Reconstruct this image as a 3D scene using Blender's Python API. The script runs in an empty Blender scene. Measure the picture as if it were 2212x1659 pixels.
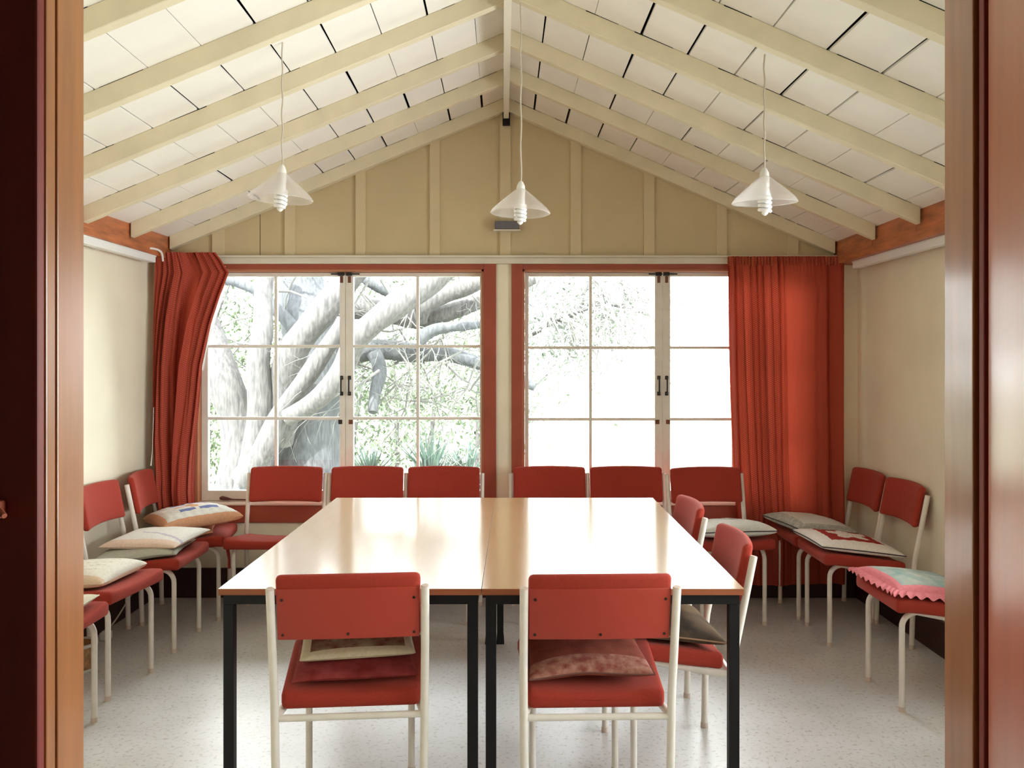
import bpy, bmesh, math, random
from mathutils import Vector, Matrix, noise
random.seed(7)
PI = math.pi
C = bpy.context.scene.collection
F = 1960.0; VX = 1112.0; VY = 779.0; CH = 1.407      # focal length in px, vanishing point, eye height
def PX(px, Y): return (px - VX) * Y / F               # photo column at depth Y -> X
def PZ(py, Y): return CH - (py - VY) * Y / F          # photo row at depth Y -> Z

# ------------------------------------------------------------------ materials
def newmat(name):
    m = bpy.data.materials.new(name); m.use_nodes = True
    nt = m.node_tree; b = nt.nodes['Principled BSDF']
    return m, nt, b
def mat(name, col, rough=0.6, var=0.0, scale=20.0, bump=0.0, bscale=None, coat=0.0, coatr=0.1, spec=0.5, metal=0.0,
        stretch=(1, 1, 1), col2=None, detail=4.0):
    m, nt, b = newmat(name)
    c = (*col, 1)
    b.inputs['Base Color'].default_value = c
    b.inputs['Roughness'].default_value = rough
    b.inputs['Metallic'].default_value = metal
    b.inputs['Specular IOR Level'].default_value = spec
    b.inputs['Coat Weight'].default_value = coat
    b.inputs['Coat Roughness'].default_value = coatr
    if var or bump or col2:
        tc = nt.nodes.new('ShaderNodeTexCoord'); mp = nt.nodes.new('ShaderNodeMapping')
        mp.inputs['Scale'].default_value = stretch
        nt.links.new(tc.outputs['Object'], mp.inputs['Vector'])
        n = nt.nodes.new('ShaderNodeTexNoise'); n.inputs['Scale'].default_value = scale; n.inputs['Detail'].default_value = detail
        nt.links.new(mp.outputs['Vector'], n.inputs['Vector'])
        if var or col2:
            r = nt.nodes.new('ShaderNodeValToRGB')
            r.color_ramp.elements[0].position = 0.3; r.color_ramp.elements[1].position = 0.7
            if col2:
                r.color_ramp.elements[0].color = (*col2, 1); r.color_ramp.elements[1].color = c
            else:
                r.color_ramp.elements[0].color = (*[max(0, v * (1 - var)) for v in col], 1)
                r.color_ramp.elements[1].color = (*[min(1, v * (1 + var)) for v in col], 1)
            nt.links.new(n.outputs['Fac'], r.inputs['Fac']); nt.links.new(r.outputs['Color'], b.inputs['Base Color'])
        if bump:
            n2 = nt.nodes.new('ShaderNodeTexNoise'); n2.inputs['Scale'].default_value = bscale or scale; n2.inputs['Detail'].default_value = 3
            nt.links.new(mp.outputs['Vector'], n2.inputs['Vector'])
            bp = nt.nodes.new('ShaderNodeBump'); bp.inputs['Strength'].default_value = bump; bp.inputs['Distance'].default_value = 0.01
            nt.links.new(n2.outputs['Fac'], bp.inputs['Height']); nt.links.new(bp.outputs['Normal'], b.inputs['Normal'])
    return m
M = {}
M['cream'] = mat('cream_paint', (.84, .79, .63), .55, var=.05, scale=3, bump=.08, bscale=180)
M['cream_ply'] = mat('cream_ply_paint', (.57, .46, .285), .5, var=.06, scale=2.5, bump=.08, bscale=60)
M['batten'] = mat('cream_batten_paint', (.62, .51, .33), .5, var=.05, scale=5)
M['rafter'] = mat('cream_rafter_paint', (.71, .63, .46), .5, var=.05, scale=8, bump=.06, bscale=90)
M['board'] = mat('white_ceiling_board', (.85, .82, .77), .6, var=.03, scale=4, bump=.05, bscale=70)
M['ridge'] = mat('white_ridge_paint', (.74, .69, .58), .5, var=.04, scale=6)
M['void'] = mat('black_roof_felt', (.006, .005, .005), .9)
M['redpaint'] = mat('red_brown_paint', (.33, .065, .035), .42, var=.08, scale=6, bump=.05, bscale=80)
M['plate'] = mat('orange_stained_wood', (.42, .13, .05), .4, var=.35, scale=6, stretch=(6, 1, 6), bump=.1, bscale=30)
M['reveal'] = mat('lit_reveal_paint', (.50, .20, .10), .45, var=.05, scale=6)  # window light on the reveals is put into this orange colour
M['varnish'] = mat('varnished_timber', (.42, .165, .052), .32, var=.14, scale=14, stretch=(4, 4, .35), coat=.5, coatr=.13)
M['varnish_door'] = mat('varnished_door', (.62, .19, .11), .35, var=.08, scale=8, stretch=(3, 3, .3), coat=.7, coatr=.22)
M['darkwood'] = mat('dark_stained_timber', (.24, .028, .02), .5, var=.15, scale=10, stretch=(3, 3, .4))
M['skirt'] = mat('dark_skirting', (.035, .008, .006), .5, var=.1, scale=8)
M['sash'] = mat('white_sash_paint', (.78, .75, .70), .45, var=.05, scale=12, bump=.05)
M['sill'] = mat('pale_sill_paint', (.80, .70, .60), .35)
M['pelmet'] = mat('off_white_pelmet', (.66, .62, .52), .5, var=.05, scale=8)
M['railw'] = mat('white_rail', (.80, .80, .80), .4)
M['iron'] = mat('black_iron', (.015, .013, .013), .45)
M['rust'] = mat('rusty_hinge', (.16, .05, .03), .6, var=.3, scale=40)
M['fabric'] = mat('coral_wool_fabric', (.36, .042, .026), .9, var=.10, scale=260, bump=.25, bscale=500, spec=.2)
fb = M['fabric'].node_tree.nodes['Principled BSDF']; fb.inputs['Sheen Weight'].default_value = .2; fb.inputs['Sheen Roughness'].default_value = .4; fb.inputs['Sheen Tint'].default_value = (1, .6, .55, 1)
M['backpanel'] = mat('red_laminate_back', (.40, .038, .020), .5, var=.04, scale=5)
M['tube'] = mat('white_enamelled_tube', (.80, .75, .69), .38, var=.04, scale=30)
M['tubecap'] = mat('tube_end_cap', (.66, .55, .48), .5)
M['screw'] = mat('dark_screw', (.05, .03, .025), .35, metal=.6)
M['legblack'] = mat('black_steel', (.005, .005, .007), .5, spec=.3)
M['tedge'] = mat('table_edge_wood', (.30, .085, .032), .45, var=.15, scale=6, stretch=(.5, 6, 6))
M['cfl'] = mat('frosted_bulb', (.85, .85, .85), .2)
M['cord'] = mat('beige_flex', (.50, .44, .36), .7)
M['greybox'] = mat('grey_box', (.13, .12, .14), .5)
M['plastic'] = mat('white_plastic', (.72, .70, .66), .4)
M['basket'] = mat('wicker', (.42, .24, .11), .7, var=.3, scale=60, bump=.4)
M['stay'] = mat('dark_red_stay', (.10, .018, .016), .4)

# table laminate
m, nt, b = newmat('tan_laminate')
tc = nt.nodes.new('ShaderNodeTexCoord'); n = nt.nodes.new('ShaderNodeTexNoise'); mp = nt.nodes.new('ShaderNodeMapping')
mp.inputs['Scale'].default_value = (10, .8, 1)
nt.links.new(tc.outputs['Object'], mp.inputs['Vector']); nt.links.new(mp.outputs['Vector'], n.inputs['Vector'])
n.inputs['Scale'].default_value = 6; n.inputs['Detail'].default_value = 5
r = nt.nodes.new('ShaderNodeValToRGB'); r.color_ramp.elements[0].color = (.43, .265, .13, 1); r.color_ramp.elements[1].color = (.48, .305, .155, 1)
nt.links.new(n.outputs['Fac'], r.inputs['Fac']); nt.links.new(r.outputs['Color'], b.inputs['Base Color'])
b.inputs['Roughness'].default_value = .15; b.inputs['Specular IOR Level'].default_value = .5; b.inputs['Coat Weight'].default_value = .0
b.inputs['Coat Roughness'].default_value = .06; b.inputs['Coat IOR'].default_value = 1.6
M['laminate'] = m

# floor vinyl
m, nt, b = newmat('speckled_vinyl')
tc = nt.nodes.new('ShaderNodeTexCoord')
n = nt.nodes.new('ShaderNodeTexNoise'); n.inputs['Scale'].default_value = 2.2; n.inputs['Detail'].default_value = 6
r = nt.nodes.new('ShaderNodeValToRGB'); r.color_ramp.elements[0].color = (.59, .585, .57, 1); r.color_ramp.elements[1].color = (.71, .715, .715, 1)
r.color_ramp.elements[0].position = .35; r.color_ramp.elements[1].position = .65
n2 = nt.nodes.new('ShaderNodeTexNoise'); n2.inputs['Scale'].default_value = 55; n2.inputs['Detail'].default_value = 8; n2.inputs['Roughness'].default_value = .7
r2 = nt.nodes.new('ShaderNodeValToRGB'); r2.color_ramp.elements[0].color = (.42, .38, .32, 1); r2.color_ramp.elements[1].color = (1, 1, 1, 1)
r2.color_ramp.elements[0].position = .36; r2.color_ramp.elements[1].position = .46
mx = nt.nodes.new('ShaderNodeMix'); mx.data_type = 'RGBA'; mx.blend_type = 'MULTIPLY'; mx.inputs['Factor'].default_value = .65
for k in (n, n2): nt.links.new(tc.outputs['Object'], k.inputs['Vector'])
nt.links.new(n.outputs['Fac'], r.inputs['Fac']); nt.links.new(n2.outputs['Fac'], r2.inputs['Fac'])
nt.links.new(r.outputs['Color'], mx.inputs['A']); nt.links.new(r2.outputs['Color'], mx.inputs['B'])
nt.links.new(mx.outputs['Result'], b.inputs['Base Color'])
b.inputs['Roughness'].default_value = .34; b.inputs['Specular IOR Level'].default_value = .5
M['floor'] = m

# window glass: thin sheet, partly reflecting
def thin_glass(name, tint, rough=0.0):
    m = bpy.data.materials.new(name); m.use_nodes = True; nt = m.node_tree; nt.nodes.clear()
    o = nt.nodes.new('ShaderNodeOutputMaterial'); t = nt.nodes.new('ShaderNodeBsdfTransparent'); g = nt.nodes.new('ShaderNodeBsdfGlossy')
    fr = nt.nodes.new('ShaderNodeFresnel'); fr.inputs['IOR'].default_value = 1.45; mx = nt.nodes.new('ShaderNodeMixShader')
    t.inputs['Color'].default_value = (*tint, 1); g.inputs['Roughness'].default_value = rough
    nt.links.new(fr.outputs[0], mx.inputs[0]); nt.links.new(t.outputs[0], mx.inputs[1]); nt.links.new(g.outputs[0], mx.inputs[2])
    nt.links.new(mx.outputs[0], o.inputs['Surface'])
    return m
M['glass'] = thin_glass('window_glass', (.97, .985, .98), .02)
# frosted lampshade: translucent glass
m = bpy.data.materials.new('frosted_shade_glass'); m.use_nodes = True; nt = m.node_tree; nt.nodes.clear()
o = nt.nodes.new('ShaderNodeOutputMaterial'); t = nt.nodes.new('ShaderNodeBsdfTransparent'); tl = nt.nodes.new('ShaderNodeBsdfTranslucent')
d = nt.nodes.new('ShaderNodeBsdfPrincipled'); d.inputs['Base Color'].default_value = (.86, .84, .86, 1); d.inputs['Roughness'].default_value = .12
tl.inputs['Color'].default_value = (.9, .87, .86, 1); t.inputs['Color'].default_value = (.97, .95, .94, 1)
m1 = nt.nodes.new('ShaderNodeMixShader'); m2 = nt.nodes.new('ShaderNodeMixShader'); m1.inputs[0].default_value = .5; m2.inputs[0].default_value = .66
nt.links.new(d.outputs[0], m1.inputs[1]); nt.links.new(tl.outputs[0], m1.inputs[2])
nt.links.new(m1.outputs[0], m2.inputs[1]); nt.links.new(t.outputs[0], m2.inputs[2]); nt.links.new(m2.outputs[0], o.inputs['Surface'])
M['shade'] = m
# curtain: woven diamond pattern, translucent
def curtain_mat(name, col, tcol, mixf, pattern=True):
    m = bpy.data.materials.new(name); m.use_nodes = True; nt = m.node_tree; nt.nodes.clear()
    o = nt.nodes.new('ShaderNodeOutputMaterial'); tl = nt.nodes.new('ShaderNodeBsdfTranslucent'); d = nt.nodes.new('ShaderNodeBsdfPrincipled')
    d.inputs['Roughness'].default_value = .8; d.inputs['Specular IOR Level'].default_value = .2
    mx = nt.nodes.new('ShaderNodeMixShader'); mx.inputs[0].default_value = mixf
    d.inputs['Base Color'].default_value = (*col, 1); tl.inputs['Color'].default_value = (*tcol, 1)
    if pattern:
        uv = nt.nodes.new('ShaderNodeUVMap'); mp = nt.nodes.new('ShaderNodeMapping'); mp.inputs['Rotation'].default_value = (0, 0, PI / 4)
        mp.inputs['Scale'].default_value = (115, 115, 115)
        vo = nt.nodes.new('ShaderNodeTexVoronoi'); vo.inputs['Randomness'].default_value = 0; vo.inputs['Scale'].default_value = 1
        r = nt.nodes.new('ShaderNodeValToRGB'); r.color_ramp.elements[0].color = (.49, .115, .065, 1); r.color_ramp.elements[1].color = (*col, 1)
        r.color_ramp.elements[0].position = .18; r.color_ramp.elements[1].position = .36
        r2 = nt.nodes.new('ShaderNodeValToRGB'); r2.color_ramp.elements[0].color = (.62, .16, .08, 1); r2.color_ramp.elements[1].color = (*tcol, 1)
        r2.color_ramp.elements[0].position = .18; r2.color_ramp.elements[1].position = .36
        nt.links.new(uv.outputs[0], mp.inputs[0]); nt.links.new(mp.outputs[0], vo.inputs['Vector'])
        nt.links.new(vo.outputs['Distance'], r.inputs[0]); nt.links.new(r.outputs[0], d.inputs['Base Color'])
        nt.links.new(vo.outputs['Distance'], r2.inputs[0]); nt.links.new(r2.outputs[0], tl.inputs['Color'])
    nt.links.new(d.outputs[0], mx.inputs[1]); nt.links.new(tl.outputs[0], mx.inputs[2]); nt.links.new(mx.outputs[0], o.inputs['Surface'])
    return m
M['curtain'] = curtain_mat('coral_curtain_weave', (.40, .058, .036), (.42, .036, .020), .22)
M['lining'] = curtain_mat('white_curtain_lining', (.8, .8, .78), (.8, .8, .78), .4, False)
# bark & foliage
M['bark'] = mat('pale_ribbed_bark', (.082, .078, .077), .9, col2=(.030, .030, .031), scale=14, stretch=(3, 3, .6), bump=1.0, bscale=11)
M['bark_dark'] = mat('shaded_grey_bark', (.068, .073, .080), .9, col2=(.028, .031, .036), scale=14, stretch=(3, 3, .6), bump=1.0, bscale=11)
M['twig'] = mat('pale_twigs', (.10, .10, .095), .9)
M['leaf'] = mat('pale_leaves', (.085, .115, .065), .7, var=.35, scale=5)
M['leaf2'] = mat('blue_green_leaves', (.08, .13, .11), .7, var=.3, scale=5)
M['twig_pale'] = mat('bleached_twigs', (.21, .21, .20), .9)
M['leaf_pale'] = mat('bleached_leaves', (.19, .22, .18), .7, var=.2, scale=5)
M['grass'] = mat('pale_lawn', (.17, .19, .14), .95, var=.2, scale=3)

# ------------------------------------------------------------------ mesh helpers
def link(name, bm, mats, parent=None, smooth=False, loc=None):
    me = bpy.data.meshes.new(name); bm.normal_update(); bm.to_mesh(me); bm.free()
    if not isinstance(mats, (list, tuple)): mats = [mats]
    for k in mats: me.materials.append(k)
    if smooth:
        for p in me.polygons: p.use_smooth = True
        try: me.set_sharp_from_angle(angle=math.radians(40))
        except Exception: pass
    o = bpy.data.objects.new(name, me); C.objects.link(o)
    if parent: o.parent = parent
    if loc: o.location = loc
    return o
def empty(name, loc=(0, 0, 0), rz=0):
    o = bpy.data.objects.new(name, None); C.objects.link(o); o.location = loc; o.rotation_euler = (0, 0, rz); o.empty_display_size = .1
    return o
def tag(o, label, cat=None, group=None, kind=None):
    if label: o['label'] = label
    if cat: o['category'] = cat
    if group: o['group'] = group
    if kind: o['kind'] = kind
    return o
def struct(o, label=None):
    o['kind'] = 'structure'
    if label: o['label'] = label
    return o
def box(bm, x0, x1, y0, y1, z0, z1, bev=0.0, mi=0):
    vs = [bm.verts.new((x, y, z)) for x in (x0, x1) for y in (y0, y1) for z in (z0, z1)]
    fs = [bm.faces.new([vs[i] for i in q]) for q in ((0, 1, 3, 2), (4, 6, 7, 5), (0, 4, 5, 1), (2, 3, 7, 6), (0, 2, 6, 4), (1, 5, 7, 3))]
    for f in fs: f.material_index = mi
    if bev > 0:
        es = list({e for f in fs for e in f.edges})
        bmesh.ops.bevel(bm, geom=es, offset=bev, segments=2, affect='EDGES', profile=.5)
    return fs
def hexa(bm, p, mi=0):      # 8 points: bottom 4 ccw, top 4 ccw
    vs = [bm.verts.new(q) for q in p]
    for q in ((3, 2, 1, 0), (4, 5, 6, 7), (0, 1, 5, 4), (1, 2, 6, 5), (2, 3, 7, 6), (3, 0, 4, 7)):
        f = bm.faces.new([vs[i] for i in q]); f.material_index = mi
def tube(bm, pts, rad, seg=12, cap=True, mi=0):
    pts = [Vector(p) for p in pts]
    if not isinstance(rad, (list, tuple)): rad = [rad] * len(pts)
    rings = []; up = None
    for i, p in enumerate(pts):
        t = (pts[min(i + 1, len(pts) - 1)] - pts[max(i - 1, 0)]).normalized()
        if up is None:
            up = t.orthogonal().normalized()
        up = (up - t * up.dot(t)).normalized(); s = t.cross(up)
        rings.append([bm.verts.new(p + (up * math.cos(a) + s * math.sin(a)) * rad[i]) for a in [2 * PI * k / seg for k in range(seg)]])
    for a, b_ in zip(rings, rings[1:]):
        for k in range(seg):
            f = bm.faces.new((a[k], a[(k + 1) % seg], b_[(k + 1) % seg], b_[k])); f.material_index = mi
    if cap:
        f = bm.faces.new(rings[0][::-1]); f.material_index = mi
        f = bm.faces.new(rings[-1]); f.material_index = mi
def lathe(bm, prof, seg=32, ctr=(0, 0, 0), flute=0.0, nfl=0):
    rings = []
    for (r, z) in prof:
        ring = []
        for k in range(seg):
            a = 2 * PI * k / seg; rr = r * (1 + flute * math.cos(nfl * a)) if nfl else r
            ring.append(bm.verts.new((ctr[0] + rr * math.cos(a), ctr[1] + rr * math.sin(a), ctr[2] + z)))
        rings.append(ring)
    for a, b_ in zip(rings, rings[1:]):
        for k in range(seg): bm.faces.new((a[k], a[(k + 1) % seg], b_[(k + 1) % seg], b_[k]))
    return rings
def smoothpath(pts, n=6):   # Catmull-Rom
    P = [Vector(p) for p in pts]; out = []
    for i in range(len(P) - 1):
        a = P[max(i - 1, 0)]; b_ = P[i]; c = P[i + 1]; d = P[min(i + 2, len(P) - 1)]
        for k in range(n):
            t = k / n
            out.append(.5 * ((2 * b_) + (c - a) * t + (2 * a - 5 * b_ + 4 * c - d) * t * t + (3 * b_ - a - 3 * c + d) * t ** 3))
    out.append(P[-1]); return out
def rbox(sx, sy, sz, r, nx=10, ny=6, nz=2, fn=None):  # rounded box with inner segments, optional warp
    bm = bmesh.new()
    def axis(h, n):
        rr = min(r, h * .98)
        c = [-h, -h + rr * .15, -h + rr * .5, -h + rr]
        m_ = [-h + rr + (2 * h - 2 * rr) * i / n for i in range(1, n)]
        return c + m_ + [h - rr, h - rr * .5, h - rr * .15, h]
    X, Y, Z = axis(sx / 2, nx), axis(sy / 2, ny), axis(sz / 2, nz)
    H = (sx / 2, sy / 2, sz / 2); cache = {}
    def V(i, j, k):
        key = (i, j, k)
        if key in cache: return cache[key]
        p = Vector((X[i], Y[j], Z[k])); rr = min(r, min(H) * .98)
        q = Vector([max(-h + rr, min(h - rr, v)) for h, v in zip(H, p)])
        d = p - q
        if d.length > 1e-9: p = q + d.normalized() * rr
        if fn: p = Vector(fn(p))
        cache[key] = bm.verts.new(p); return cache[key]
    nX, nY, nZ = len(X) - 1, len(Y) - 1, len(Z) - 1
    for i in range(nX):
        for j in range(nY):
            bm.faces.new((V(i, j, 0), V(i, j + 1, 0), V(i + 1, j + 1, 0), V(i + 1, j, 0)))
            bm.faces.new((V(i, j, nZ), V(i + 1, j, nZ), V(i + 1, j + 1, nZ), V(i, j + 1, nZ)))
        for k in range(nZ):
            bm.faces.new((V(i, 0, k), V(i + 1, 0, k), V(i + 1, 0, k + 1), V(i, 0, k + 1)))
            bm.faces.new((V(i, nY, k), V(i, nY, k + 1), V(i + 1, nY, k + 1), V(i + 1, nY, k)))
    for j in range(nY):
        for k in range(nZ):
            bm.faces.new((V(0, j, k), V(0, j, k + 1), V(0, j + 1, k + 1), V(0, j + 1, k)))
            bm.faces.new((V(nX, j, k), V(nX, j + 1, k), V(nX, j + 1, k + 1), V(nX, j, k + 1)))
    return bm

# ------------------------------------------------------------------ room constants
D = 5.40                      # inner face of the window wall
XL, XR = -2.15, 2.04          # side walls
DY0, DY1 = 1.0, 1.08          # door wall
OL, OR = -.5124, .511         # door opening
SLL, SLR = .412, .4345        # roof slopes
def rx(Y): return -.05 + .013 * (5.3 - Y)
ZR = 2.88                     # rafter underside at the ridge
TH = .078                      # vertical depth of a rafter
def zr(x, Y):
    d = x - rx(Y)
    return ZR - (SLL * -d if d < 0 else SLR * d)

# ------------------------------------------------------------------ shell
bm = bmesh.new(); box(bm, XL - .2, XR + .2, -2.3, D + .2, -.12, 0)
struct(link('floor', bm, M['floor']))
for nm, x0, x1 in (('wall_left', XL - .12, XL), ('wall_right', XR, XR + .12)):
    bm = bmesh.new(); wy0, wy1 = 1.35, 4.0
    if nm == 'wall_left': box(bm, x0, x1, wy0, wy1, .72, 1.95)
    box(bm, x0, x1, DY0, wy0, 0, 2.04); box(bm, x0, x1, wy1, D + .12, 0, 2.04); box(bm, x0, x1, wy0, wy1, 0, .72); box(bm, x0, x1, wy0, wy1, 1.95, 2.04)
    w = struct(link(nm, bm, M['cream']))
    s = 1 if nm == 'wall_left' else -1; xi = XL if s > 0 else XR
    zt = 2.005 if s > 0 else 1.975
    bm = bmesh.new(); xp = -2.034 if s > 0 else 1.892; box(bm, min(xi - s * .05, xp), max(xi - s * .05, xp), DY1, D, zt, zt + .045, .003)
    link('top_plate', bm, M['plate'], w)
    # timber blocking between the rafters
    ys = [1.06, 1.62, 2.15, 2.685, 3.205, 3.735, 4.295, 4.82, 5.4]
    for a, b_ in zip(ys, ys[1:]):
        bm = bmesh.new(); xx0, xx1 = sorted((xi - s * .05, xp - s * .008))
        box(bm, xx0, xx1, a, b_ - .004, zt + .045, 2.22)
        link('blocking', bm, M['plate'], w)
    bm = bmesh.new(); xx0, xx1 = sorted((xi, xi + s * .018)); box(bm, xx0, xx1, DY1, D, 0, .17, .003)
    struct(link('baseboard_left' if s > 0 else 'baseboard_right', bm, M['skirt']))
# outer closing of the eaves
# window wall (with two openings) 
kS = 5.40
ox = [(PX(423, D), PX(1045, D)), (PX(1129, D), PX(1751, D))]; oz0, oz1 = PZ(1086, D), PZ(582, D)
bm = bmesh.new()
box(bm, XL - .12, ox[0][0], D, D + .12, 0, 2.0); box(bm, ox[0][1], ox[1][0], D, D + .12, 0, 2.0); box(bm, ox[1][1], XR + .12, D, D + .12, 0, 2.0)
for a, b_ in ox:
    box(bm, a, b_, D, D + .12, 0, oz0); box(bm, a, b_, D, D + .12, oz1, 2.0)
wb = struct(link('wall_back', bm, M['cream']))
bm = bmesh.new()
def gz(x): return zr(x, D) + .18
pts = [(XL - .12, 2.0), (XR + .12, 2.0), (XR + .12, gz(XR + .12)), (rx(D), gz(rx(D))), (XL - .12, gz(XL - .12))]
fr = [bm.verts.new((x, D, z)) for x, z in pts]; bk = [bm.verts.new((x, D + .12, z)) for x, z in pts]
bm.faces.new(fr); bm.faces.new(bk[::-1])
for i in range(5): bm.faces.new((fr[i], bk[i], bk[(i + 1) % 5], fr[(i + 1) % 5]))
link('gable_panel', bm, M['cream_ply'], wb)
for a, b_ in ((460, 485), (616, 638), (769, 790), (929, 950), (1080, 1103), (1232, 1255), (1390, 1413), (1547, 1569), (1700, 1723)):
    bm = bmesh.new(); x0, x1 = PX(a, D), PX(b_, D)
    zt = [min(zr(x, D) + .02, 9) for x in (x0, x1)]
    hexa(bm, [(x0, D - .014, 2.0), (x1, D - .014, 2.0), (x1, D, 2.0), (x0, D, 2.0), (x0, D - .014, zt[0]), (x1, D - .014, zt[1]), (x1, D, zt[1]), (x0, D, zt[0])])
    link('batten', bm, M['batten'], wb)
for px in (562,):    # joint crack in the ply
    bm = bmesh.new(); box(bm, PX(px, D) - .0015, PX(px, D) + .0015, D - .0012, D + .001, 2.0, zr(PX(px, D), D)); link('panel_joint', bm, M['skirt'], wb)
bm = bmesh.new(); box(bm, XL + .02, XR - .02, D - .02, D, 0, PZ(1226, D), .003)
struct(link('baseboard_back', bm, M['skirt']))
# ledge board across the head of the windows
bm = bmesh.new(); box(bm, XL + .1, XR - .1, D - .042, D, PZ(569, 5.345), PZ(556, 5.345), .003); box(bm, XL + .1, XR - .1, D - .052, D, PZ(556, 5.345), PZ(551, 5.345), .002)
struct(link('trim_1', bm, M['pelmet']), 'long off-white timber ledge running above both windows')
# red painted surround (architraves) of each window
def casing(i, name):
    a, b_ = ox[i]; bm = bmesh.new(); t = .018
    l = PX(413, D) if i == 0 else PX(1105, D); rr = PX(1072, D) if i == 0 else PX(1782, D)
    top = PZ(569, D)
    box(bm, l, a, D - t, D, oz0 - .02, top, .003); box(bm, b_, rr, D - t, D, oz0 - .02, top, .003); box(bm, a, b_, D - t, D, oz1, top, .003)
    box(bm, l, rr, D - t, D, PZ(1128, D), oz0 - .012, .003)
    return struct(link(name, bm, M['redpaint']), 'red-brown painted timber surround of the %s window' % ('left' if i == 0 else 'right'))
casing(0, 'trim_2'); casing(1, 'trim_3')

# windows
def pull_handle(x, z, y, parent):
    bm = bmesh.new(); h = PZ(813, 5.45) - PZ(853, 5.45)
    tube(bm, smoothpath([(x, y, z - h / 2 + .008), (x, y - .022, z - h / 2 + .016), (x, y - .026, z), (x, y - .022, z + h / 2 - .016), (x, y, z + h / 2 - .008)], 5), .0048, 8)
    for s in (-1, 1): lathe_b = box(bm, x - .010, x + .010, y - .006, y, z + s * (h / 2 - .008) - .012, z + s * (h / 2 - .008) + .012, .003)
    return link('pull_handle', bm, M['iron'], parent, True)
def window(i):
    a, b_ = ox[i]; win = empty('window_%d' % (i + 1), (0, 0, 0)); struct(win, 'white painted pair of nine-over-nine sashes in %s window opening' % ('left' if i == 0 else 'right'))
    win['label'] = ['left window, white casements with six panes each, tree trunks outside', 'right window, white casements, right leaf half behind the red curtain'][i]
    Y0, Y1 = D + .055, D + .095
    bm = bmesh.new()   # reveal lining
    r = .012
    box(bm, a, a + r, D - .002, D + .12, oz0, oz1); box(bm, b_ - r, b_, D - .002, D + .12, oz0, oz1); box(bm, a, b_, D - .002, D + .12, oz1 - r, oz1)
    link('frame', bm, M['reveal'], win)
    bm = bmesh.new(); box(bm, a, b_, D - .03, D + .14, oz0 - .012, oz0 + .003, .003); link('sill', bm, M['sill'], win)
    A = a + r + .002; B = b_ - r - .002; mid = PX(746 if i == 0 else 1431, Y0)
    gt = PZ(597, Y0); gb = PZ(1060, Y0)
    if i == 0: leaves = [(A, mid - .0015, PX(449, Y0), PX(734, Y0), 595), (mid + .0015, B, PX(763, Y0), PX(1037, Y0), 902)]
    else: leaves = [(A, mid - .0015, PX(1142, Y0), PX(1415, Y0), 1276), (mid + .0015, B, PX(1448, Y0), PX(1722, Y0), 1585)]
    rows = (748, 904) if i == 0 else (751, 906)
    for li, (l, rr, g0, g1, vc) in enumerate(leaves):
        bm = bmesh.new()
        box(bm, l, g0, Y0, Y1, oz0 + .004, oz1 - .014, .002); box(bm, g1, rr, Y0, Y1, oz0 + .004, oz1 - .014, .002)
        box(bm, g0, g1, Y0, Y1, gt, oz1 - .014, .002); box(bm, g0, g1, Y0, Y1, oz0 + .004, gb, .002)
        sash = link('sash', bm, M['sash'], win)
        bm = bmesh.new(); w = .0085; xc = PX(vc, Y0)
        box(bm, xc - w, xc + w, Y0 + .006, Y1 - .004, gb, gt, .002)
        zs = [PZ(q, Y0) for q in rows]
        for zc in zs: box(bm, g0, g1, Y0 + .005, Y1 - .004, zc - w, zc + w, .002)
        link('glazing_bars', bm, M['sash'], sash)
        xs = [g0, xc, g1]; zz = [gb] + zs[::-1] + [gt]
        for u in range(2):
            for v in range(3):
                bm = bmesh.new(); box(bm, xs[u], xs[u + 1], Y0 + .019, Y0 + .022, zz[v], zz[v + 1]); link('pane', bm, M['glass'], sash)
        s = 1 if li == 0 else -1
        hx = (PX(738, Y0) if li == 0 else PX(755, Y0)) if i == 0 else (PX(1423, Y0) if li == 0 else PX(1440, Y0))
        pull_handle(hx, PZ(833, Y0), Y0, sash)
        # top bolt
        bm = bmesh.new(); zb = PZ(593, Y0)
        box(bm, hx - .02, hx + .016, Y0 - .012, Y0, zb - .008, zb + .016, .002)
        tube(bm, [(hx - s * .062, Y0 - .010, zb + .002), (hx + s * .02, Y0 - .010, zb + .002)], .004, 6)
        link('top_bolt', bm, M['iron'], sash)
        bm = bmesh.new(); box(bm, hx - .009, hx + .009, Y0 - .004, Y0, zb - .05, zb - .01, .001); link('bolt_plate', bm, M['rust'], sash)
        bm = bmesh.new(); zc = PZ(911, Y0); hx2 = hx - s * .008
        box(bm, hx2 - .012, hx2 + .012, Y0 - .004, Y0, zc - .014, zc + .012, .001); link('latch_plate', bm, M['rust'] if i or li else M['iron'], sash)
    # casement stay on the sill
    if i == 0:
        bm = bmesh.new(); y = D + .025; z = oz0 + .016
        tube(bm, [(PX(475, y), y, z + .006), (PX(480, y), y, z + .008), (PX(490, y), y, z + .004), (PX(502, y), y, z)], [.008, .013, .010, .004], 8)
        tube(bm, [(PX(500, y), y, z), (PX(580, y), y, z - .006)], .0045, 6); box(bm, PX(573, y), PX(579, y), y - .006, y + .006, z - .01, z + .014, .002)
        link('window_stay', bm, M['stay'], win, True)
    else:
        bm = bmesh.new(); y = D + .025; x = PX(1437, y)
        box(bm, x - .012, x + .010, y - .01, y + .01, oz0 + .003, oz0 + .035, .003); tube(bm, [(x - .004, y, oz0 + .03), (x - .008, y, oz0 + .055), (x + .004, y, oz0 + .075)], [.008, .007, .011], 8)
        tube(bm, [(x, y, oz0 + .009), (x + .05, y - .01, oz0 + .009)], .005, 6)
        link('window_stay', bm, M['stay'], win, True)
window(0); window(1)
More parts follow.
